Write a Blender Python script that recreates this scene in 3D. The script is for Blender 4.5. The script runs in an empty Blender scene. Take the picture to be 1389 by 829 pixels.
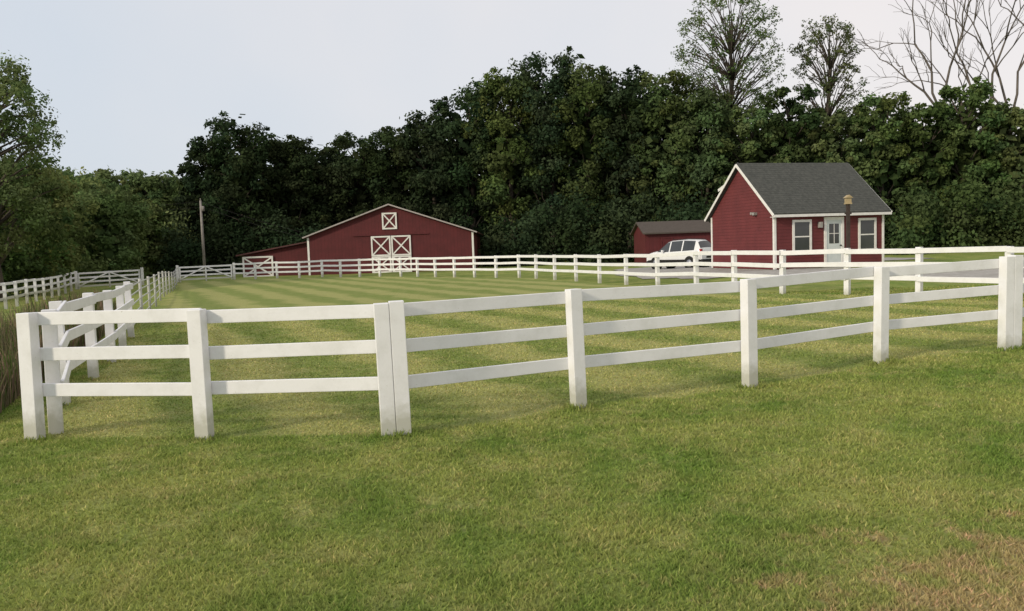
import bpy, math, random
import numpy as np
from mathutils import Vector, Matrix, Euler
rng=np.random.default_rng(7); random.seed(7)
scene=bpy.context.scene
R=math.radians
# ------------------------------------------------------------ terrain
def s(t):
    t=np.clip(t,0,1); return t*t*(3-2*t)
def H(x,y):
    x=np.asarray(x,float); y=np.asarray(y,float)
    h=0.10*s((x-2)/6)*s((40-y)/10)
    h=h-0.01*s((4-x)/4)*s((16-y)/6)
    h=h+0.36*s((x-6)/6)*s((y-24)/12)*s((55-y)/11)
    h=h-0.40*s((-x-16)/10)*s((72-y)/20)*s((y-18)/15)
    h=h+0.018*np.sin(x*0.9+1.3)*np.sin(y*0.7)+0.012*np.sin(x*2.1+y*1.3)
    return h
def hz(x,y): return float(H(x,y))
# ------------------------------------------------------------ node helpers
def newmat(name):
    m=bpy.data.materials.new(name); m.use_nodes=True
    nt=m.node_tree; nt.nodes.clear()
    out=nt.nodes.new('ShaderNodeOutputMaterial'); return m,nt,out
def N(nt,t,**kw):
    n=nt.nodes.new(t)
    for k,v in kw.items():
        if k in n.inputs: n.inputs[k].default_value=v
        else: setattr(n,k,v)
    return n
def mixc(nt,f,a,b,mode='MIX'):
    n=nt.nodes.new('ShaderNodeMix'); n.data_type='RGBA'; n.blend_type=mode
    for i,v in ((0,f),(6,a),(7,b)):
        if isinstance(v,bpy.types.NodeSocket): nt.links.new(v,n.inputs[i])
        else: n.inputs[i].default_value=v if i==0 else (tuple(v)+(1,) if len(v)==3 else v)
    return n.outputs[2]
def ramp(nt,f,a,b,c0=(0,0,0,1),c1=(1,1,1,1)):
    r=nt.nodes.new('ShaderNodeValToRGB'); r.color_ramp.elements[0].position=a; r.color_ramp.elements[1].position=b
    r.color_ramp.elements[0].color=c0; r.color_ramp.elements[1].color=c1
    nt.links.new(f,r.inputs[0]); return r.outputs[0]
def math_(nt,op,a,b=0.0,c=None):
    n=nt.nodes.new('ShaderNodeMath'); n.operation=op
    for i,v in enumerate((a,b,c)):
        if v is None: continue
        if isinstance(v,bpy.types.NodeSocket): nt.links.new(v,n.inputs[i])
        else: n.inputs[i].default_value=v
    return n.outputs[0]
def noise(nt,scale,detail=4,vec=None,rough=0.6):
    n=N(nt,'ShaderNodeTexNoise'); n.inputs['Scale'].default_value=scale; n.inputs['Detail'].default_value=detail
    n.inputs['Roughness'].default_value=rough
    if vec is not None: nt.links.new(vec,n.inputs['Vector'])
    return n.outputs['Fac']
def simple(name,col,col2=None,rough=0.6,scale=4.0,bump=0.0,bscale=30,metal=0.0,spec=0.3,stripe=None,world=False,stretch=None):
    m,nt,out=newmat(name)
    p=N(nt,'ShaderNodeBsdfPrincipled'); p.inputs['Roughness'].default_value=rough; p.inputs['Metallic'].default_value=metal
    p.inputs['Specular IOR Level'].default_value=spec
    if world: vec=N(nt,'ShaderNodeNewGeometry').outputs['Position']
    else: vec=N(nt,'ShaderNodeTexCoord').outputs['Object']
    v2=vec
    if stretch:
        mp=N(nt,'ShaderNodeMapping'); mp.inputs['Scale'].default_value=stretch; nt.links.new(vec,mp.inputs[0]); v2=mp.outputs[0]
    if col2 is None: col2=tuple(c*0.8 for c in col)
    f=ramp(nt,noise(nt,scale,5,v2),0.35,0.68)
    c=mixc(nt,f,col,col2)
    h=None
    if stripe:
        axis,per,depth,dark=stripe
        sp=N(nt,'ShaderNodeSeparateXYZ'); nt.links.new(vec,sp.inputs[0])
        src=sp.outputs[axis] if isinstance(axis,int) else math_(nt,'ADD',sp.outputs[0],sp.outputs[1])
        fr=math_(nt,'FRACT',math_(nt,'DIVIDE',src,per))
        g=ramp(nt,fr,0.0,0.16)
        c=mixc(nt,g,tuple(x*dark for x in col),c)
        h=g
    nt.links.new(c,p.inputs['Base Color'])
    if bump>0 or h is not None:
        b=N(nt,'ShaderNodeBump'); b.inputs['Strength'].default_value=0.5; b.inputs['Distance'].default_value=bump if bump>0 else 0.01
        hh=noise(nt,bscale,4,v2)
        if h is not None: hh=math_(nt,'ADD',math_(nt,'MULTIPLY',hh,0.3),h)
        nt.links.new(hh,b.inputs['Height']); nt.links.new(b.outputs[0],p.inputs['Normal'])
    nt.links.new(p.outputs[0],out.inputs[0]); return m
# ------------------------------------------------------------ mesh helpers
class MB:
    def __init__(self): self.v=[];self.f=[];self.m=[];self.sm=[]
    def add(self,vs,fs,mat=0,smooth=False):
        o=len(self.v); self.v+= [tuple(p) for p in vs]
        for f in fs: self.f.append(tuple(i+o for i in f)); self.m.append(mat); self.sm.append(smooth)
    def boxm(self,M,size,mat=0):
        a,b,c=[q/2 for q in size]
        vs=[M@Vector(p) for p in ((-a,-b,-c),(a,-b,-c),(a,b,-c),(-a,b,-c),(-a,-b,c),(a,-b,c),(a,b,c),(-a,b,c))]
        self.add(vs,[(0,3,2,1),(4,5,6,7),(0,1,5,4),(1,2,6,5),(2,3,7,6),(3,0,4,7)],mat)
    def box(self,x0,x1,y0,y1,z0,z1,mat=0):
        self.boxm(Matrix.Translation(((x0+x1)/2,(y0+y1)/2,(z0+z1)/2)),(abs(x1-x0),abs(y1-y0),abs(z1-z0)),mat)
    def beam(self,p,q,w,t,mat=0,up=Vector((0,0,1))):
        p=Vector(p);q=Vector(q);d=q-p;L=d.length;d.normalize()
        side=d.cross(up).normalized(); u=side.cross(d).normalized()
        M=Matrix((d,side,u)).transposed().to_4x4(); M.translation=(p+q)/2
        self.boxm(M,(L,t,w),mat)
    def prism(self,poly,axis,a,b,mat=0):
        n=len(poly)
        def P(uv,w):
            return (w,uv[0],uv[1]) if axis=='x' else ((uv[0],w,uv[1]) if axis=='y' else (uv[0],uv[1],w))
        vs=[P(p,a) for p in poly]+[P(p,b) for p in poly]
        fs=[tuple(range(n)),tuple(range(2*n-1,n-1,-1))]+[(i,i+n,(i+1)%n+n,(i+1)%n) for i in range(n)]
        self.add(vs,fs,mat)
    def tube(self,pts,rad,seg=7,mat=0):
        pts=[Vector(p) for p in pts]; vs=[];fs=[]
        for i,p in enumerate(pts):
            d=(pts[min(i+1,len(pts)-1)]-pts[max(i-1,0)]).normalized()
            a=d.orthogonal().normalized() if i==0 else (a-d*a.dot(d)).normalized()
            b=d.cross(a)
            for k in range(seg):
                t=2*math.pi*k/seg; vs.append(p+(a*math.cos(t)+b*math.sin(t))*rad[i])
        for i in range(len(pts)-1):
            for k in range(seg):
                k2=(k+1)%seg; fs.append((i*seg+k,i*seg+k2,(i+1)*seg+k2,(i+1)*seg+k))
        fs.append(tuple(range(seg-1,-1,-1))); fs.append(tuple((len(pts)-1)*seg+k for k in range(seg)))
        self.add(vs,fs,mat,True)
    def cyl(self,c,axis,r,L,seg=20,mat=0):
        c=Vector(c);ax=Vector(axis).normalized()
        self.tube([c-ax*L/2,c+ax*L/2],[r,r],seg,mat)
    def build(self,name,mats,bevel=0,parent=None):
        me=bpy.data.meshes.new(name); me.from_pydata(self.v,[],self.f); 
        for m in mats: me.materials.append(m)
        me.polygons.foreach_set('material_index',self.m); me.polygons.foreach_set('use_smooth',self.sm)
        me.update()
        import bmesh
        bm=bmesh.new(); bm.from_mesh(me); bmesh.ops.recalc_face_normals(bm,faces=bm.faces); bm.to_mesh(me); bm.free()
        ob=bpy.data.objects.new(name,me); scene.collection.objects.link(ob)
        if bevel:
            b=ob.modifiers.new('bevel','BEVEL'); b.width=bevel; b.segments=2; b.limit_method='ANGLE'; b.angle_limit=R(50)
        if parent: ob.parent=parent
        return ob
def empty(name,loc,rot=0):
    e=bpy.data.objects.new(name,None); e.location=loc; e.rotation_euler=(0,0,rot); scene.collection.objects.link(e); return e
def np_mesh(name,V,k,mats,attrs={}):
    n=len(V)//k
    me=bpy.data.meshes.new(name)
    me.vertices.add(len(V)); me.vertices.foreach_set('co',V.astype(np.float32).ravel())
    me.loops.add(n*k); me.loops.foreach_set('vertex_index',np.arange(n*k,dtype=np.int32))
    me.polygons.add(n); me.polygons.foreach_set('loop_start',np.arange(0,n*k,k,dtype=np.int32))
    try: me.polygons.foreach_set('loop_total',np.full(n,k,dtype=np.int32))
    except Exception: pass
    for m in mats: me.materials.append(m)
    for a,(typ,arr) in attrs.items():
        at=me.attributes.new(a,typ,'POINT')
        at.data.foreach_set('color' if typ=='FLOAT_COLOR' else 'value',arr.astype(np.float32).ravel())
    me.update(calc_edges=True); me.validate()
    ob=bpy.data.objects.new(name,me); scene.collection.objects.link(ob); return ob
# ------------------------------------------------------------ fence layout (world metres)
front=[(-5.17,8.52),(-3.27,8.32),(-1.235,8.15),(0.73,9.18),(2.99,10.12),(5.2,11.3),(7.37,11.85)]
right=[(9.5,12.4),(11.6,13.4),(13.0,15.2),(13.2,17.6),(12.35,19.9),(11.18,22.0),(9.92,23.7),(8.55,25.3),(7.62,27.4),(6.9,29.9),(5.95,32.6),(5.1,35.6),(4.25,38.6),(3.35,41.3),(2.4,44),(1.45,46.3),(0.5,48.3)]
def seg(p,q,n,inc_end=True):
    return [(p[0]+(q[0]-p[0])*i/n,p[1]+(q[1]-p[1])*i/n) for i in range(1,n+(1 if inc_end else 0))]
far=seg((0.5,48.3),(-8,58.5),6)+seg((-8,58.5),(-15,64),4)+seg((-15,64),(-23.2,67.5),4)
left=[(-5.95,10.5),(-6.7,12.7),(-7.5,14.9),(-8.35,17.1),(-9.25,19.4)]
leftfar=seg((-9.25,19.4),(-19.3,45),6)+seg((-19.3,45),(-27.4,66.2),5)
paddock=front+right+far+[(-28.4,66)]+leftfar[::-1]+left[::-1]
pp=np.array(paddock)
def inside(x,y):
    x=np.asarray(x,float);y=np.asarray(y,float); r=np.zeros(x.shape,bool)
    n=len(pp)
    for i in range(n):
        x1,y1=pp[i];x2,y2=pp[(i+1)%n]
        if y1==y2: continue
        c=((y1>y)!=(y2>y))&(x<(x2-x1)*(y-y1)/(y2-y1)+x1)
        r^=c
    return r
# ------------------------------------------------------------ grass materials
def grass_nodes(nt):
    pos=N(nt,'ShaderNodeNewGeometry').outputs['Position']
    n1=noise(nt,0.55,4,pos,0.65); n2=noise(nt,2.3,3,pos,0.72)
    out_c=mixc(nt,ramp(nt,n1,0.38,0.62),(0.165,0.245,0.052),(0.31,0.34,0.10))
    out_c=mixc(nt,math_(nt,'MULTIPLY',ramp(nt,n2,0.47,0.72),0.55),out_c,(0.42,0.385,0.165))
    att=N(nt,'ShaderNodeAttribute'); att.attribute_name='paddock'
    sp=N(nt,'ShaderNodeSeparateXYZ'); nt.links.new(pos,sp.inputs[0])
    d=math_(nt,'ADD',math_(nt,'MULTIPLY',sp.outputs[0],0.90),math_(nt,'MULTIPLY',sp.outputs[1],0.43))
    d=math_(nt,'ADD',d,math_(nt,'MULTIPLY',n1,1.8))
    st=math_(nt,'SINE',math_(nt,'MULTIPLY',d,2.9))
    st=ramp(nt,math_(nt,'MULTIPLY_ADD',st,0.5,0.5),0.2,0.8)
    in_c=mixc(nt,st,(0.22,0.28,0.075),(0.375,0.385,0.14))
    in_c=mixc(nt,math_(nt,'MULTIPLY',ramp(nt,n2,0.42,0.72),0.4),in_c,(0.42,0.39,0.18))
    c=mixc(nt,att.outputs['Fac'],out_c,in_c)
    dx=math_(nt,'SUBTRACT',sp.outputs[0],2.9); dy=math_(nt,'SUBTRACT',sp.outputs[1],3.9)
    dd=math_(nt,'SQRT',math_(nt,'ADD',math_(nt,'POWER',math_(nt,'MULTIPLY',dx,0.62),2.0),math_(nt,'POWER',dy,2.0)))
    dd=math_(nt,'ADD',dd,math_(nt,'MULTIPLY',math_(nt,'SUBTRACT',n2,0.5),4.5))
    dry=ramp(nt,dd,0.4,1.5,(1,1,1,1),(0,0,0,1))
    c=mixc(nt,math_(nt,'MULTIPLY',dry,0.75),c,(0.44,0.33,0.18))
    return pos,c
m_ground,nt,out=newmat('mat_ground')
pos,c=grass_nodes(nt)
c=mixc(nt,ramp(nt,noise(nt,22,4,pos,0.75),0.35,0.65),mixc(nt,1.0,c,(0.65,0.65,0.65),'MULTIPLY'),c)
p=N(nt,'ShaderNodeBsdfPrincipled'); p.inputs['Roughness'].default_value=0.95; p.inputs['Specular IOR Level'].default_value=0.05
nt.links.new(c,p.inputs['Base Color'])
b=N(nt,'ShaderNodeBump'); b.inputs['Strength'].default_value=0.6; b.inputs['Distance'].default_value=0.03
nt.links.new(noise(nt,25,4,pos,0.8),b.inputs['Height']); nt.links.new(b.outputs[0],p.inputs['Normal'])
nt.links.new(p.outputs[0],out.inputs[0])
def leafy(name,colnodes,transl=0.3):
    m,nt,out=newmat(name)
    at=N(nt,'ShaderNodeAttribute'); at.attribute_name='tint'
    if colnodes:
        _,c=grass_nodes(nt); c=mixc(nt,1.0,c,at.outputs['Color'],'MULTIPLY')
    else: c=at.outputs['Color']
    d=N(nt,'ShaderNodeBsdfDiffuse'); t=N(nt,'ShaderNodeBsdfTranslucent')
    nt.links.new(c,d.inputs[0]); nt.links.new(c,t.inputs[0])
    mx=N(nt,'ShaderNodeMixShader'); mx.inputs[0].default_value=transl
    nt.links.new(d.outputs[0],mx.inputs[1]); nt.links.new(t.outputs[0],mx.inputs[2]); nt.links.new(mx.outputs[0],out.inputs[0]); return m
m_blade=leafy('mat_grass_blade',True,0.4)
m_leaf=leafy('mat_leaf',False,0.3)
m_reed=leafy('mat_reed',False,0.25)
# ------------------------------------------------------------ ground
xs=np.concatenate([[-1800,-900,-400,-200,-120,-80],np.arange(-60,-14,1.0),np.arange(-14,16,0.3),np.arange(16,70,1.0),[90,130,200,400,900,1800]])
ys=np.concatenate([[-600,-200,-60,-20,-8],np.arange(-3,26,0.3),np.arange(26,100,1.0),[110,130,160,220,400,900,2500]])
X,Y=np.meshgrid(xs,ys); Z=H(X,Y)
nx,ny=len(xs),len(ys)
me=bpy.data.meshes.new('ground'); V=np.stack([X.ravel(),Y.ravel(),Z.ravel()],1)
idx=np.arange(nx*ny).reshape(ny,nx)
F=np.stack([idx[:-1,:-1].ravel(),idx[:-1,1:].ravel(),idx[1:,1:].ravel(),idx[1:,:-1].ravel()],1)
me.from_pydata(V.tolist(),[],F.tolist()); me.materials.append(m_ground)
at=me.attributes.new('paddock','FLOAT','POINT'); at.data.foreach_set('value',inside(X.ravel(),Y.ravel()).astype(np.float32))
me.polygons.foreach_set('use_smooth',[True]*len(me.polygons))
g=bpy.data.objects.new('ground',me); scene.collection.objects.link(g)
# ------------------------------------------------------------ gravel drive
def strip(name,center,width,mat,lift=0.03,nw=14):
    pts=[Vector((a,b,0)) for a,b in center]; P=[]
    for i in range(len(pts)-1):
        for k in range(8):
            P.append((pts[i].lerp(pts[i+1],k/8), width[i]+(width[i+1]-width[i])*k/8))
    P.append((pts[-1],width[-1]))
    vs=[];fs=[]
    for i,(p,w) in enumerate(P):
        d=(P[min(i+1,len(P)-1)][0]-P[max(i-1,0)][0]).normalized(); n=Vector((-d.y,d.x,0))
        for k in range(nw+1):
            e=(0.25*math.sin(i*1.1)+0.15*math.sin(i*2.7)) if k in(0,nw) else 0
            q=p+n*((k/nw-0.5)*w+e); vs.append((q.x,q.y,hz(q.x,q.y)+lift))
    for i in range(len(P)-1):
        for k in range(nw):
            a=i*(nw+1)+k; fs.append((a,a+1,a+nw+2,a+nw+1))
    mb=MB(); mb.add(vs,fs,0,True); return mb.build(name,[mat])
m_gravel=simple('mat_gravel',(0.40,0.385,0.36),(0.28,0.265,0.24),0.95,3,0.02,40,world=True)
strip('gravel_drive',[(70,24),(45,27),(30,29),(20,30),(14.5,31.5),(10.6,36),(9,42),(8.6,49),(11,55),(18,59),(30,60)],[7,7,7,7,6.5,4.5,4.5,5,8,9,6],m_gravel)
# ------------------------------------------------------------ grass blades
n=400000
y=np.exp(rng.uniform(np.log(3.0),np.log(26),n)); hw=0.72*y+1.6
x=rng.uniform(-1,1,n)*hw
ex=[];ey=[]
for (a,b_) in front+right[:4]+left:
    k=150; ang=rng.uniform(0,6.28,k); rr=0.09+np.abs(rng.normal(0,0.08,k)); ex.append(a+rr*np.cos(ang)); ey.append(b_+rr*np.sin(ang))
ex=np.concatenate(ex);ey=np.concatenate(ey)
tall=np.concatenate([np.zeros(n),np.ones(len(ex))])
x=np.concatenate([x,ex]);y=np.concatenate([y,ey]); n=len(x)
ins=inside(x,y)
cl=0.5+0.25*np.sin(x*5.1+2*np.sin(y*3.3))+0.25*np.sin(y*6.3+1.7*np.sin(x*4.1))
hh=(0.014+0.015*cl+rng.uniform(0,0.012,n))*(1+0.02*y)*np.where(ins,0.7,1.0)*np.where(tall>0,2.0,1)
ww=0.0028+0.0010*y
ang=rng.uniform(0,2*np.pi,n); tilt=rng.uniform(0.1,1.3,n); ta=rng.uniform(0,2*np.pi,n)
base=np.stack([x,y,H(x,y)-0.003],1)
dx=np.stack([np.cos(ang)*ww,np.sin(ang)*ww,np.zeros(n)],1)
tip=base+np.stack([np.cos(ta)*hh*tilt,np.sin(ta)*hh*tilt,hh],1)
V=np.stack([base-dx,base+dx,tip],1).reshape(-1,3)
br=rng.uniform(0.82,1.45,n)
straw=(rng.random(n)<0.09)
tint=np.stack([br*np.where(straw,1.5,1.0),br*np.where(straw,1.25,1.0),br*np.where(straw,1.6,1.0),np.ones(n)],1)
np_mesh('grass',V,3,[m_blade],{'tint':('FLOAT_COLOR',np.repeat(tint,3,0)),'paddock':('FLOAT',np.repeat(ins.astype(float),3))})
# ------------------------------------------------------------ tall dry grass along the outside of the left fence
def tall_clump(name,n,hmin,hmax,cols,w=0.012,lean=0.35):
    y=rng.uniform(9.4,26,n)
    fx=np.interp(y,[8.5,10.5,12.7,14.9,17.1,19.4,26],[-5.12,-5.95,-6.7,-7.5,-8.35,-9.25,-12])
    x=fx-0.75-np.abs(rng.normal(0,0.9,n)); h=rng.uniform(hmin,hmax,n)*(0.75+0.25*np.sin(y*1.7+x))
    ang=rng.uniform(0,2*np.pi,n); ta=rng.uniform(0,2*np.pi,n); tl=rng.uniform(0,lean,n)*h
    b0=np.stack([x,y,H(x,y)-0.02],1); dx=np.stack([np.cos(ang)*w,np.sin(ang)*w,0*x],1)
    mid=b0+np.stack([np.cos(ta)*tl*0.3,np.sin(ta)*tl*0.3,h*0.6],1)
    tip=b0+np.stack([np.cos(ta)*tl,np.sin(ta)*tl,h],1)
    V=np.stack([b0-dx,b0+dx,mid+dx*0.7,tip+dx*0.1,mid-dx*0.7],1).reshape(-1,3)
    ci=rng.integers(0,len(cols),n); c=np.array(cols)[ci]*rng.uniform(0.7,1.25,(n,1))
    c=np.concatenate([c,np.ones((n,1))],1)
    return np_mesh(name,V,5,[m_reed],{'tint':('FLOAT_COLOR',np.repeat(c,5,0))})
tall_clump('tall_dry_grass',11000,0.5,1.25,[(0.22,0.16,0.11),(0.27,0.20,0.14),(0.12,0.15,0.05),(0.09,0.14,0.04),(0.17,0.15,0.09)])
# ------------------------------------------------------------ fence
m,nt,out=newmat('mat_white_paint')
p=N(nt,'ShaderNodeBsdfPrincipled'); p.inputs['Roughness'].default_value=0.5; p.inputs['Specular IOR Level'].default_value=0.3
pos=N(nt,'ShaderNodeNewGeometry').outputs['Position']
c=mixc(nt,ramp(nt,noise(nt,3,4,pos,0.7),0.45,0.75),(0.80,0.80,0.82),(0.69,0.69,0.69))
c=mixc(nt,ramp(nt,noise(nt,28,3,pos,0.8),0.66,0.78),c,(0.5,0.48,0.43))
sp=N(nt,'ShaderNodeSeparateXYZ'); nt.links.new(pos,sp.inputs[0])
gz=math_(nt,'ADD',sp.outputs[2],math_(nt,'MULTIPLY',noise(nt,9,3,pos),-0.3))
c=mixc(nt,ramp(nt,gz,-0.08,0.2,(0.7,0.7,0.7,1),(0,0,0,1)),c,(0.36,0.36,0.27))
nt.links.new(c,p.inputs['Base Color'])
b=N(nt,'ShaderNodeBump'); b.inputs['Distance'].default_value=0.002; b.inputs['Strength'].default_value=0.4
nt.links.new(noise(nt,45,3,pos),b.inputs['Height']); nt.links.new(b.outputs[0],p.inputs['Normal'])
nt.links.new(p.outputs[0],out.inputs[0]); m_white=m
m_wire=simple('mat_galvanised_wire',(0.55,0.56,0.54),None,0.5,5,metal=0.2)
m_gpost=simple('mat_grey_post',(0.5,0.5,0.47),(0.4,0.4,0.37),0.8,5)
m_pole=simple('mat_pole_wood',(0.30,0.28,0.26),(0.22,0.2,0.18),0.9,6,0.005,30)
def fence(name,pts,inward,doubles=(),rails=(0.52,0.90,1.285),post_h=1.375,pw=0.15,mb=None):
    own=mb is None
    if own: mb=MB()
    for i,(a,b_) in enumerate(pts):
        pr=pts[max(i-1,0)];nx_=pts[min(i+1,len(pts)-1)]
        ang=math.atan2(nx_[1]-pr[1],nx_[0]-pr[0]); z=hz(a,b_)
        h=post_h+random.uniform(-0.02,0.02)
        tl=Euler((random.uniform(-.015,.015),random.uniform(-.015,.015),ang)).to_matrix().to_4x4()
        offs=[0]
        if (a,b_) in doubles: offs=[-0.077,0.077]
        for k,o in enumerate(offs):
            M=Matrix.Translation((a,b_,z))@tl@Matrix.Translation((o,0,h/2-0.15+(0.015 if k else 0)))
            mb.boxm(M,(pw,pw*0.95,h+0.3))
    for i in range(len(pts)-1):
        p0=Vector((*pts[i],0));p1=Vector((*pts[i+1],0)); d=(p1-p0).normalized(); nrm=Vector((-d.y,d.x,0))*inward
        for r in rails:
            off=nrm*(pw/2+0.022)
            j0=random.uniform(-.016,.016);j1=random.uniform(-.016,.016)
            a=p0+off+Vector((0,0,hz(p0.x,p0.y)+r+j0))+d*0.004; c_=p1+off+Vector((0,0,hz(p1.x,p1.y)+r+j1))-d*0.004
            mb.beam(a,c_,0.14,0.038)
    if own: return mb.build(name,[m_white],0.006)
mb=MB()
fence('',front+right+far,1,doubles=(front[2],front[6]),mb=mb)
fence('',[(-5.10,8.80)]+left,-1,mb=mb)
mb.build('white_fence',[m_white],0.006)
fence('white_fence',[(-22,30)]+seg((-22,30),(-33.5,62),14),1)
fence('white_fence',[(-24.6,31)]+seg((-24.6,31),(-37.5,58),12),1)
mb=MB(); wf=[left[-1]]+leftfar
for i,(a,b_) in enumerate(wf[1:-1]):
    mb.cyl((a,b_,hz(a,b_)+0.6),(0,0,1),0.045,1.4,8,1)
for i in range(len(wf)-1):
    for r in (0.25,0.5,0.75,1.0,1.22):
        a=Vector((*wf[i],hz(*wf[i])+r));c_=Vector((*wf[i+1],hz(*wf[i+1])+r)); mb.beam(a,c_,0.03,0.022,0)
mb.build('wire_fence',[m_wire,m_gpost])
def gate(name,p,q,h=1.25,n=4):
    z0=hz(*p);z1=hz(*q); mb=MB(); P=Vector((*p,z0));Q=Vector((*q,z1)); d=(Q-P).normalized()
    for a in (P,Q): mb.boxm(Matrix.Translation(a+Vector((0,0,0.7))),(0.16,0.16,1.4))
    A=P+d*0.15;B=Q-d*0.15
    for k in range(n):
        zz=0.2+k*(h-0.25)/(n-1); mb.beam(A+Vector((0,0,zz)),B+Vector((0,0,zz)),0.13,0.04)
    for t in (0.01,0.5,0.99):
        e=A.lerp(B,t)+Vector((0,-0.045,0)); mb.boxm(Matrix.Translation(e+Vector((0,0,h/2))),(0.11,0.04,h))
    mb.beam(A+Vector((0,-0.085,0.2)),A.lerp(B,0.5)+Vector((0,-0.085,h-0.05)),0.1,0.03)
    mb.beam(B+Vector((0,-0.085,0.2)),A.lerp(B,0.5)+Vector((0,-0.085,h-0.05)),0.1,0.03)
    return mb.build(name,[m_white],0.004)
gate('farm_gate',(-27.4,66.2),(-23.2,67.5))
gate('farm_gate',(-33.5,62),(-29.4,64.2))
# ------------------------------------------------------------ barn
m_barnred=simple('mat_barn_siding',(0.108,0.020,0.023),(0.08,0.016,0.018),0.7,1.2,0.01,10,stripe=('s',0.30,0.02,0.6))
m_lap=simple('mat_clapboard',(0.155,0.035,0.038),(0.12,0.028,0.031),0.75,1.5,0.012,10,stripe=(2,0.15,0.02,0.5))
m_trim=simple('mat_trim',(0.78,0.77,0.75),(0.66,0.65,0.63),0.6,5,0.002,40)
m_roofmetal=simple('mat_barn_roof',(0.10,0.035,0.035),(0.07,0.03,0.03),0.5,2,0.01,20)
m_shingle=simple('mat_shingle',(0.085,0.088,0.080),(0.05,0.054,0.05),0.95,6,0.02,40,stripe=(2,0.11,0.02,0.55))
m_glass=simple('mat_window_glass',(0.03,0.035,0.04),(0.06,0.065,0.07),0.08,0.6,spec=0.6)
m_dark=simple('mat_dark',(0.02,0.02,0.02),None,0.7)
m_conc=simple('mat_concrete',(0.35,0.34,0.32),(0.26,0.25,0.24),0.9,5,0.004,40)
def xframe(mb,x0,x1,z0,z1,y,w=0.16,t=0.05,mat=0):
    mb.box(x0,x1,y-t,y,z1-w,z1,mat); mb.box(x0,x1,y-t,y,z0,z0+w,mat)
    mb.box(x0,x0+w,y-t,y,z0+w,z1-w,mat); mb.box(x1-w,x1,y-t,y,z0+w,z1-w,mat)
    a=(x0+w,y-t*0.5-0.004,z0+w);b_=(x1-w,y-t*0.5-0.004,z1-w)
    mb.beam(a,b_,w*0.85,t*0.8,mat); mb.beam((x0+w,y-t*0.5+0.006,z1-w),(x1-w,y-t*0.5+0.006,z0+w),w*0.85,t*0.8,mat)
B=empty('red_barn',(-17.8,71,-0.05))
W,D,ze,zp=14.6,16,3.4,5.95
mb=MB(); mb.prism([(0,-0.2),(W,-0.2),(W,ze),(W/2,zp),(0,ze)],'y',0,D); mb.build('walls',[m_barnred],parent=B)
sl=(zp-ze)/(W/2); ov=0.35; t=0.12
mb=MB()
mb.prism([(-ov,ze-ov*sl+.01),(W/2,zp+.01),(W/2,zp+t),(-ov,ze-ov*sl+t)],'y',-0.35,D+0.3)
mb.prism([(W+ov,ze-ov*sl+.01),(W/2+.002,zp+.01),(W/2+.002,zp+t),(W+ov,ze-ov*sl+t)],'y',-0.35,D+0.3); mb.build('roof',[m_roofmetal],parent=B)
m_trimg=simple('mat_trim_weathered',(0.42,0.38,0.37),(0.33,0.3,0.29),0.7,5,0.002,40)
mb=MB()
for sx in (0,1):
    xa=-ov if sx==0 else W+ov
    mb.beam((xa,-0.375,ze-ov*sl+0.06),(W/2,-0.375-0.004*sx,zp+0.06),0.11,0.04,1)
mb.box(-0.03,0.14,-0.04,0.0,-0.2,ze-0.05); mb.box(W-0.14,W+0.03,-0.04,0,-0.2,ze-0.05)
mb.build('trim',[m_trim,m_trimg],parent=B)
mb=MB()
dx0,dx1,dz=5.6,9.1,3.28; xm=(dx0+dx1)/2
mb.box(dx0-.02,dx1+.02,-0.06,-0.004,0.0,dz,1)
for (a,b_) in ((dx0,xm-.03),(xm+.03,dx1)):
    xframe(mb,a,b_,0.05,1.5,-0.062,.13); xframe(mb,a,b_,1.52,dz,-0.062,.13)
mb.box(dx0-1.6,dx1+1.6,-0.1,-0.02,dz+.05,dz+.12,1)
mb.build('sliding_doors',[m_trim,m_barnred,m_dark],parent=B)
mb=MB(); mb.box(6.65,7.95,-0.05,-0.004,3.85,5.25,1); xframe(mb,6.65,7.95,3.85,5.3,-0.052,0.13); mb.build('loft_hatch',[m_trim,m_barnred],parent=B)
mb=MB(); mb.prism([(-6.4,-0.2),(-0.02,-0.2),(-0.02,2.95),(-6.4,1.95)],'y',1.6,11); mb.build('lean_to_walls',[m_barnred],parent=B)
mb=MB(); mb.prism([(-6.8,1.93),(-0.02,3.0),(-0.02,3.12),(-6.8,2.05)],'y',1.2,11.3); mb.build('lean_to_roof',[m_roofmetal],parent=B)
mb=MB(); mb.box(-6.3,-3.6,1.5,1.598,0,1.85,1); xframe(mb,-6.3,-3.55,0.0,1.88,1.5,0.15); 
mb.build('lean_to_stall_door',[m_trim,m_barnred],parent=B)
# ------------------------------------------------------------ small house
Hs=empty('red_cottage',(12.15,37.0,0.42),R(17))
W,D,ze,zp=6.1,5.4,2.66,5.0
mb=MB(); mb.prism([(0,-0.0),(D,-0.0),(D,ze),(D/2,zp),(0,ze)],'x',0,W); mb.build('walls',[m_lap],parent=Hs)
mb=MB(); mb.box(0.03,W-.03,0.03,D-.03,-0.5,-0.001); mb.box(2.6,3.9,-1.0,-0.03,-0.4,-0.02); mb.build('foundation_step',[m_conc],parent=Hs)
sl=(zp-ze)/(D/2); ov=0.28;t=0.15
mb=MB()
mb.prism([(-ov,ze-ov*sl+.01),(D/2,zp+.01),(D/2,zp+t),(-ov,ze-ov*sl+t)],'x',-0.22,W+0.22)
mb.prism([(D+ov,ze-ov*sl+.01),(D/2+.002,zp+.01),(D/2+.002,zp+t),(D+ov,ze-ov*sl+t)],'x',-0.22,W+0.22); mb.build('roof',[m_shingle],parent=Hs)
mb=MB()
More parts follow.
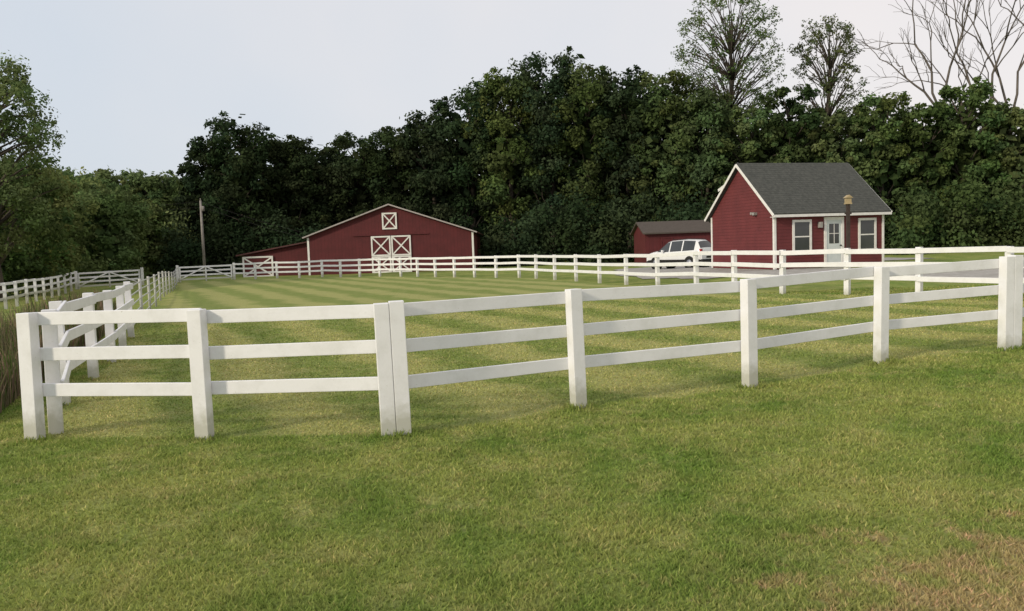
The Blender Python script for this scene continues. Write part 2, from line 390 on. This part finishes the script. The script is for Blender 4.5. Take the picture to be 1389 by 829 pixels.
for xe,o in ((-0.235,0),(W+0.235,0)):
    mb.beam((xe,-ov-.01,ze-ov*sl+0.045),(xe,D/2,zp+0.045),0.13,0.03)
    mb.beam((xe+.002,D+ov+.01,ze-ov*sl+0.045),(xe+.002,D/2,zp+0.045),0.13,0.03)
mb.box(-0.22,W+0.22,-ov-0.035,-ov-0.002,ze-ov*sl-0.04,ze-ov*sl+0.08)
mb.box(-0.22,W+0.22,-ov,-0.002,ze-ov*sl-0.03,ze-ov*sl-0.005)
for (xa,ya) in ((0,0),(W,0),(0,D)):
    mb.box(xa-0.03 if xa==0 else W-0.09, 0.09 if xa==0 else W+0.03, ya-0.03 if ya==0 else D-.09, 0.09 if ya==0 else D+.03, 0.0, ze-0.16 if ya==0 else ze-0.05)
mb.build('trim',[m_trim],0.003,parent=Hs)
def window(mb,x0,x1,z0,z1,y=0.0):
    w=0.11
    mb.box(x0,x1,y-.05,y-.002,z1-w,z1);mb.box(x0-.04,x1+.04,y-.08,y-.002,z0,z0+w)
    mb.box(x0,x0+w,y-.05,y-.002,z0+w,z1-w);mb.box(x1-w,x1,y-.05,y-.002,z0+w,z1-w)
    mb.box(x0+w,x1-w,y-.02,y-.002,z0+w,z1-w,1)
    zm=(z0+z1)/2; mb.box(x0+w,x1-w,y-.04,y-.021,zm-.03,zm+.03)
mb=MB(); window(mb,0.96,2.0,0.68,2.25); window(mb,4.63,5.66,0.68,2.25)
mb.build('windows',[m_trim,m_glass],parent=Hs)
mb=MB()
mb.box(2.7,3.8,-.05,-.002,2.2,2.34); mb.box(2.7,2.83,-.05,-.002,0,2.2); mb.box(3.67,3.8,-.05,-.002,0,2.2)
mb.box(2.83,3.67,-.02,-.002,0.0,2.2,2); mb.box(2.98,3.52,-.03,-.021,1.1,2.02,1)
mb.box(3.235,3.265,-.04,-.031,1.1,2.02); mb.box(2.98,3.52,-.038,-.031,1.55,1.58)
mb.cyl((3.6,-.06,1.0),(0,1,0),.03,.08,10,3)
m_doorp=simple('mat_door_paint',(0.62,0.66,0.66),(0.55,0.6,0.6),0.4,4)
mb.build('front_door',[m_trim,m_glass,m_doorp,m_dark],parent=Hs)
mb=MB(); mb.box(2.36,2.52,-.18,-.01,1.85,2.12,0); mb.box(-0.2,-0.005,1.3,1.45,2.55,2.68,0); mb.box(-0.2,-0.005,1.5,1.62,2.58,2.7,0); mb.build('wall_lamps',[m_conc],0.01,parent=Hs)
mb=MB(); mb.prism([(3.2,4.35),(4.9,3.0),(4.9,4.0),(3.2,4.55)],'x',0.5,3.4); mb.build('dormer_walls',[m_lap],parent=Hs)
mb=MB(); mb.prism([(3.0,4.65),(5.15,3.95),(5.15,4.07),(3.0,4.77)],'x',0.3,3.6); mb.beam((0.285,3.0,4.7),(0.285,5.17,4.0),0.14,0.03,1); mb.build('dormer_roof',[m_shingle,m_trim],parent=Hs)
# ------------------------------------------------------------ shed behind car
S=empty('red_shed',(10.6,63,0.1),R(4))
mb=MB(); mb.prism([(0,0),(4,0),(4,2.5),(2,3.3),(0,2.5)],'x',0,5.4); mb.build('walls',[m_barnred],parent=S)
mb=MB(); mb.prism([(-.3,2.39),(2,3.31),(2,3.42),(-.3,2.5)],'x',-.25,5.6); mb.prism([(4.3,2.39),(2.002,3.31),(2.002,3.42),(4.3,2.5)],'x',-.25,5.6); mb.build('roof',[simple('mat_shed_roof',(0.09,0.075,0.065),None,0.9,5)],parent=S)
mb=MB(); mb.box(1.2,3.2,-.05,-.003,0,2.1,0); xframe(mb,1.2,2.2,0,2.1,-.05,.09,.04,0); mb.build('door',[m_barnred],parent=S)
# ------------------------------------------------------------ parked car (SUV)
m_car=simple('mat_car_paint',(0.75,0.76,0.78),(0.72,0.73,0.75),0.25,2,spec=0.6)
m_tire=simple('mat_tire',(0.02,0.02,0.02),None,0.85)
m_rim=simple('mat_rim',(0.5,0.5,0.52),None,0.35,metal=0.8)
m_tail=simple('mat_tail_lamp',(0.35,0.01,0.01),None,0.25)
m_head=simple('mat_head_lamp',(0.6,0.62,0.65),None,0.1)
C=empty('parked_car',(11.4,54.0,hz(11.4,54)+0.03),R(133)); C.scale=(0.97,1,1.12)
st=[(-2.28,.48,.62,.85,.87,.72),(-2.24,.36,.70,1.02,1.05,.76),(-2.16,.33,.74,1.10,1.22,.76),(-1.92,.28,.75,1.10,1.60,.66),(-1.74,.26,.75,1.09,1.68,.63),(-0.80,.25,.75,1.05,1.72,.62),(-0.71,.25,.75,1.05,1.72,.62),
    (0.22,.25,.75,1.02,1.68,.61),(0.31,.25,.75,1.02,1.67,.61),(0.60,.25,.75,1.01,1.60,.61),(1.25,.26,.76,1.02,1.10,.72),(1.6,.27,.76,1.00,1.06,.72),(2.0,.30,.72,.90,.98,.70),(2.2,.36,.64,.74,.82,.66),(2.28,.45,.52,.58,.60,.58)]
mb=MB(); vs=[]
for (x_,zl,zm,zb,zr,wr) in st:
    wb=0.92 if abs(x_)<2.05 else (0.87 if abs(x_)<2.22 else 0.78)
    row=[(0.80*wb/.92,zl),(wb,zm*0.75),(wb,zm+0.05),(wb-.03,zb),(wr,zr-0.06 if zr-zb>.2 else zr-.02),(wr*0.7,zr),(0,zr+0.015)]
    vs+=[(x_,-a,b_) for a,b_ in row]+[(x_,a,b_) for a,b_ in row[::-1][1:]]
k=13
for i in range(len(st)-1):
    for j in range(k-1):
        a=i*k+j; f=(a,a+1,a+k+1,a+k); mat=0
        x0=st[i][0]
        if j in (3,8) and x0 in (-1.74,-0.71,.31,.60): mat=1
        if j in (4,5,6,7) and x0 in (-2.16,.60): mat=1
        if j in(0,11): mat=2
        mb.add([vs[q] for q in f],[(0,1,2,3)],mat,False)
mb.add(vs[:k],[tuple(range(k))],0); mb.add(vs[-k:],[tuple(range(k))],2)
import bmesh
ob=mb.build('body',[m_car,m_glass,m_dark],parent=C)
bm=bmesh.new(); bm.from_mesh(ob.data); bmesh.ops.remove_doubles(bm,verts=bm.verts,dist=0.001); bmesh.ops.recalc_face_normals(bm,faces=bm.faces); bm.to_mesh(ob.data); bm.free()
ob.data.polygons.foreach_set('use_smooth',[True]*len(ob.data.polygons))
try: ob.data.set_sharp_from_angle(angle=R(32))
except Exception: pass
mb=MB()
for wx in (-1.38,1.4):
    for sy in (-1,1):
        mb.cyl((wx,sy*0.80,0.34),(0,1,0),0.42,0.255,24,2); mb.cyl((wx,sy*0.83,0.33),(0,1,0),0.345,0.23,24,0); mb.cyl((wx,sy*0.85,0.33),(0,1,0),0.22,0.22,16,1)
mb.build('wheels',[m_tire,m_rim,m_dark],parent=C)
mb=MB()
for sy in (-1,1):
    mb.boxm(Matrix.Translation((-2.2,sy*.76,1.02)),(.16,.18,.26),0); mb.boxm(Matrix.Translation((2.13,sy*.68,.76)),(.2,.26,.13),1)
    mb.boxm(Matrix.Translation((.72,sy*1.0,1.07)),(.14,.2,.14),2)
    mb.beam((-1.6,sy*.56,1.75),(.2,sy*.56,1.75),.03,.03,3)
mb.box(-2.31,-2.27,-.26,.26,.62,.74,3); mb.box(-2.33,-2.2,-.8,.8,.42,.56,3)
mb.build('lamps_mirrors_rails',[m_tail,m_head,m_car,m_dark],0.02,parent=C)
# ------------------------------------------------------------ lamp post
m_wood=simple('mat_wood_post',(0.06,0.045,0.038),(0.04,0.03,0.026),0.9,8,0.005,40)
m_tan=simple('mat_lantern_tan',(0.42,0.33,0.19),None,0.6)
lx,ly=13.65,32.5; lz=hz(lx,ly)
L=empty('lamp_post',(lx,ly,lz))
mb=MB(); mb.box(-.065,.065,-.065,.065,-.2,2.75); mb.box(-.14,.14,-.03,.03,2.35,2.41); mb.build('post',[m_wood],0.01,parent=L)
mb=MB(); mb.box(-.12,.12,-.12,.12,2.752,2.80,1); mb.box(-.10,.10,-.10,.10,2.802,3.0,0); mb.prism([(-.15,3.0),(.15,3.0),(.0,3.12)],'y',-.15,.15,1); mb.build('lantern',[m_tan,m_tan],parent=L)
# ------------------------------------------------------------ utility pole
px,py=-30.4,80
U=empty('utility_pole',(px,py,hz(px,py)))
mb=MB(); mb.tube([(0,0,-.5),(0,0,4),(0,0,7.5)],[.15,.13,.10],10); mb.cyl((.2,0,6.7),(0,0,1),.14,.5,12)
mb.cyl((0,0,7.6),(0,0,1),.05,.2,8)
mb.build('pole',[m_pole],parent=U)
mb=MB()
for q in (0,.25):
    for tx,ty,tz in ((-60,10,7.2),(12,0,3.5)):
        pts=[]
        for i in range(13):
            t_=i/12; pts.append((tx*t_,ty*t_+q,7.4-q*2+(tz-7.4)*t_-0.8*4*t_*(1-t_)*(.8 if abs(tx)>20 else .3)))
        mb.tube(pts,[.018]*13,4)
mb.build('wires',[m_dark],parent=U)
# ------------------------------------------------------------ trees
m_bark=simple('mat_bark',(0.085,0.07,0.055),(0.05,0.042,0.035),0.95,6,0.02,15,world=True,stretch=(1,1,0.2))
m_barkg=simple('mat_bark_grey',(0.15,0.13,0.115),(0.09,0.08,0.07),0.95,6,0.02,15,world=True,stretch=(1,1,0.2))
class Leaves:
    def __init__(s_): s_.V=[];s_.C=[]
    def cloud(s_,c,r,n,size,col,shell=0.55):
        d=rng.normal(size=(n,3)); d/=np.linalg.norm(d,axis=1)[:,None]
        rad=(shell+(1.08-shell)*rng.random(n))
        P=np.array(c)+d*rad[:,None]*np.array(r)
        P+=rng.normal(0,0.09,(n,3))*np.array(r)
        nm=d*0.9+rng.normal(size=(n,3))*0.55; nm[:,2]+=0.3; nm/=np.linalg.norm(nm,axis=1)[:,None]
        a=np.cross(nm,rng.normal(size=(n,3))); a/=np.linalg.norm(a,axis=1)[:,None]+1e-9; b_=np.cross(nm,a)
        sz=size*rng.uniform(0.5,1.25,n)[:,None]
        q=np.stack([P-a*sz,P-b_*sz*0.6,P+a*sz,P+b_*sz*0.65],1)
        s_.V.append(q.reshape(-1,3))
        br=rng.uniform(0.8,1.2,n)[:,None]*rng.uniform(0.75,1.25)
        cc=np.array(col)*br*np.array([1+rng.uniform(-.14,.14),1,1+rng.uniform(-.1,.1)])
        s_.C.append(np.repeat(np.concatenate([cc,np.ones((n,1))],1),4,0))
    def build(s_,name,parent=None):
        ob=np_mesh(name,np.concatenate(s_.V),4,[m_leaf],{'tint':('FLOAT_COLOR',np.concatenate(s_.C))})
        if parent: ob.parent=parent
        return ob
def branch(mb,p,q,r0,r1,wob=0.06,n=4,seg_=5):
    p=np.array(p,float);q=np.array(q,float);L=np.linalg.norm(q-p)
    pts=[];rs=[]
    for i in range(n+1):
        t_=i/n; o=rng.normal(0,wob*L,3)*(0 if i in(0,n) else 1)*0.6
        sag=np.array([0,0,0.08*L*math.sin(math.pi*t_)])
        pts.append(p+(q-p)*t_+o+sag); rs.append(r0+(r1-r0)*t_)
    mb.tube(pts,rs,seg_); return pts
def tree(mb,lv,x,y,Ht,r,col,dens=1.0,leaf=0.3,crown0=0.2,lobes=30,nl=150,lobe_r=0.36,fill=True,limb=1.0):
    z=hz(x,y); tr=0.016*Ht+0.05
    tp=branch(mb,(x,y,z-.3),np.array([x+rng.normal(0,.3),y+rng.normal(0,.3),z+Ht*0.84]),tr,tr*0.2,0.012,7,7)
    cz=(crown0+1.0)/2; hzz=(1.0-crown0)/2
    ga=rng.uniform(0,6.28); tc_=np.array(col)*rng.uniform(.82,1.25)*np.array([rng.uniform(.88,1.12),1,rng.uniform(.85,1.1)])
    for i in range(lobes):
        u=-0.92+1.84*(i+0.5)/lobes
        prof=math.sqrt(max(0.0,1-abs(u)**2.6))
        a=ga+i*2.39996+rng.uniform(-.5,.5)
        rr=r*prof*rng.uniform(0.55,0.9)*rng.uniform(0.85,1.1)
        lr=r*lobe_r*rng.uniform(0.7,1.3)
        zz=cz+hzz*u*0.93+rng.normal(0,.02)
        c=np.array([x+rr*math.cos(a),y+rr*math.sin(a),z+Ht*zz-lr*0.35])
        k=int(np.clip((zz-0.16)/0.84*7,1,6))
        branch(mb,tp[k],c,tr*0.32*limb,0.03,0.05,3,4)
        lv.cloud(c,(lr,lr,lr*rng.uniform(0.65,0.9)),int(nl*dens),leaf,tc_,0.35)
        for _ in range(3):
            d=rng.normal(size=3); d/=np.linalg.norm(d); c2=c+d*lr*1.0; l2=lr*rng.uniform(.25,.5)
            lv.cloud(c2,(l2,l2,l2*.7),int(nl*dens*0.18),leaf*.9,tc_,0.2)
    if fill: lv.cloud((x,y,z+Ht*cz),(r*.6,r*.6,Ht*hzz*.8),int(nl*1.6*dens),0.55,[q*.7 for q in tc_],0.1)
dk=(0.043,0.064,0.030); md=(0.074,0.108,0.042); mr=(0.110,0.150,0.062); lt=(0.15,0.20,0.075)
forest=[(-59,98,13,4.5,lt),(-54.5,96,13.2,4.3,lt),(-50,95,12.6,4.2,lt),(-46,96,13,4.2,lt),(-42,95,12.4,4,lt),(-38,96,11.8,3.8,mr),(-64,90,13,5,lt),
 (-33.8,92,16.0,3.6,dk),(-29.6,90,17.4,4.2,dk),(-24.8,93,16.2,4.0,dk),(-21.3,95,14.0,3.6,dk),(-17.6,95,16.2,4.2,dk),(-13,95,17.0,4.3,dk),(-8.4,93,19.3,4.3,dk),
 (-4,92,21.2,4.6,dk),(0.4,90,22.8,4.7,md),(4.8,89,23.6,4.7,dk),(8.9,88,22.4,4.7,md),(12.8,86,20.8,4.4,dk),(16.6,84,20.0,4.4,md),(20,82,17.2,4.0,md),
 (24,80,15.6,3.9,mr),(28,80,17.6,3.6,md),(31.8,79,14.4,3.4,mr),(36,78,16.8,3.7,mr),(40,78,14.4,3.5,md),(44,78,16.8,3.6,mr),(48,78,14.8,3.6,mr),(52.5,77,16.6,3.9,md),(57,77,16.0,4.2,mr),(62,76,17,4.6,md),
 (-40,88,9,3.6,mr),(-45,86,8.5,3.5,lt)]
Fo=empty('forest',(0,0,0))
mb=MB(); lv=Leaves()
for (x_,y_,h_,r_,c_) in forest:
    right_=x_>22
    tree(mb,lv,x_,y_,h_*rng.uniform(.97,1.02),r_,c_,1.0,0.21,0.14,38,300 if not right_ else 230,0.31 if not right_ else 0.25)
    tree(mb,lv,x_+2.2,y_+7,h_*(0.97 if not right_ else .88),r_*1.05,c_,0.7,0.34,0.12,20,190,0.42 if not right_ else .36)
def under(x0,y0,x1,y1,n,hh,rad,col,nl=150,leaf=0.3):
    for i in range(n):
        t_=(i+rng.random()*.8)/n; x_=x0+(x1-x0)*t_; y_=y0+(y1-y0)*t_+rng.normal(0,1.2); h_=hh*rng.uniform(.5,1.15)
        for k in range(3):
            rr=rad*rng.uniform(.7,1.2); zz=hz(x_,y_)+h_*(k+0.35)/3
            lv.cloud((x_+rng.normal(0,.6),y_+rng.normal(0,.6),zz),(rr,rr,h_*0.28),nl,leaf,col,0.3)
under(-70,84,-36,88,26,6.5,2.0,lt,300,.21)
under(-36,84,-20,88,14,6,2.0,dk,300,.21)
under(-2,80,24,76,26,6,1.8,dk,280,.21)
under(20,75,66,71,36,6.0,1.8,md,280,.21)
under(-75,112,80,105,60,12,4.5,dk,200,0.6)
under(-30,102,75,88,60,10,3.4,dk,220,0.45)
mb.build('trunks',[m_bark],parent=Fo); lv.build('foliage',Fo)
def single(name,x,y,h,r,col,bark=m_bark,**kw):
    e=empty(name,(0,0,0)); mb=MB(); lv=Leaves(); tree(mb,lv,x,y,h,r,col,**kw)
    mb.build('trunk_and_limbs',[bark],parent=e); lv.build('foliage',e); return e
lm=(0.12,0.165,0.062)
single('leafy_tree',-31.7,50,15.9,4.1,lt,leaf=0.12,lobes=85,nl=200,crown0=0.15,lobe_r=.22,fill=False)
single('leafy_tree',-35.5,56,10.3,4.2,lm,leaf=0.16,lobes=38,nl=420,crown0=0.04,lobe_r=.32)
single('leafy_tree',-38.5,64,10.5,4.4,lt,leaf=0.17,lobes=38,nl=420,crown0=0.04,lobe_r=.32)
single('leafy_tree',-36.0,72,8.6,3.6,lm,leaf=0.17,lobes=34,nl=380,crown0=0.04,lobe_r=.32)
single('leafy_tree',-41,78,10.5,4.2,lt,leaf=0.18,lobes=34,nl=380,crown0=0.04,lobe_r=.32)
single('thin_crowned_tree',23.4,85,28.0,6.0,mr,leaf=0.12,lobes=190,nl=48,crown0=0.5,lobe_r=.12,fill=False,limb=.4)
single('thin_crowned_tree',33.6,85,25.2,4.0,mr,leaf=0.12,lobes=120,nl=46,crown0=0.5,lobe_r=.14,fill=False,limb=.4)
def bare(mb,p,d,L,r,depth):
    d=np.array(d,float); d/=np.linalg.norm(d); q=np.array(p)+d*L
    pts=branch(mb,p,q,r,r*0.62,0.03,4,6 if depth>2 else 4)
    if depth==0: return
    for k in range(3 if depth>1 else 4):
        nd=d+rng.normal(0,0.42,3); nd[2]+=0.18
        bare(mb,pts[-1] if k<2 else pts[2 if k==2 else 3],nd,L*rng.uniform(.55,.8),r*0.55,depth-1)
for (x_,y_,h_) in ((43.0,81,13.5),(47.2,81,12.5),(50.5,82,13)):
    mb=MB(); z=hz(x_,y_)
    pts=branch(mb,(x_,y_,z-.3),(x_+.4,y_,z+h_),0.28,0.2,0.01,5,8)
    for dd,LL in (((-.33,.1,1),7.5),((.2,-.1,1),8),((-.8,.1,.9),5)):
        bare(mb,pts[-1],dd,LL,0.13,3)
    mb.build('dead_tree',[m_barkg])
# ------------------------------------------------------------ light
w=bpy.data.worlds.new('World'); scene.world=w; w.use_nodes=True; nt=w.node_tree; nt.nodes.clear()
out=nt.nodes.new('ShaderNodeOutputWorld'); bg=nt.nodes.new('ShaderNodeBackground'); bg.inputs[1].default_value=0.12
sky=nt.nodes.new('ShaderNodeTexSky'); sky.sky_type='NISHITA'; sky.sun_disc=False; sky.sun_elevation=R(24); sky.sun_rotation=R(233); sky.dust_density=3; sky.air_density=1.0
tc=N(nt,'ShaderNodeTexCoord').outputs['Generated']
sp=N(nt,'ShaderNodeSeparateXYZ'); nt.links.new(tc,sp.inputs[0])
side_=math_(nt,'ADD',math_(nt,'MULTIPLY_ADD',sp.outputs[0],0.7,0.45),math_(nt,'MULTIPLY',math_(nt,'SUBTRACT',noise(nt,2.0,4,tc,0.55),0.5),0.9))
hzc=mixc(nt,ramp(nt,side_,0.1,0.9),(6.0,6.45,7.05),(8.2,7.6,7.35))
c=mixc(nt,0.87,sky.outputs[0],hzc)
nt.links.new(c,bg.inputs[0]); nt.links.new(bg.outputs[0],out.inputs[0])
sd=bpy.data.lights.new('sun','SUN'); sd.energy=2.4; sd.angle=R(6); sd.color=(1,0.88,0.68)
so=bpy.data.objects.new('sun',sd); scene.collection.objects.link(so)
el=R(24); Ld=Vector((0.80*math.cos(el),0.60*math.cos(el),-math.sin(el))); so.rotation_euler=Ld.to_track_quat('-Z','Y').to_euler()
# ------------------------------------------------------------ camera
cd=bpy.data.cameras.new('camera'); cam=bpy.data.objects.new('camera',cd); scene.collection.objects.link(cam); scene.camera=cam
cd.sensor_width=36; cd.lens=28.25; cd.clip_end=5000; cd.clip_start=0.05
M=Matrix.Rotation(R(90-4.17),4,'X')@Matrix.Rotation(R(-2.0),4,'Z'); M.translation=(0,0,1.88); cam.matrix_world=M
scene.view_settings.view_transform='Standard'; scene.view_settings.look='None'; scene.view_settings.exposure=0
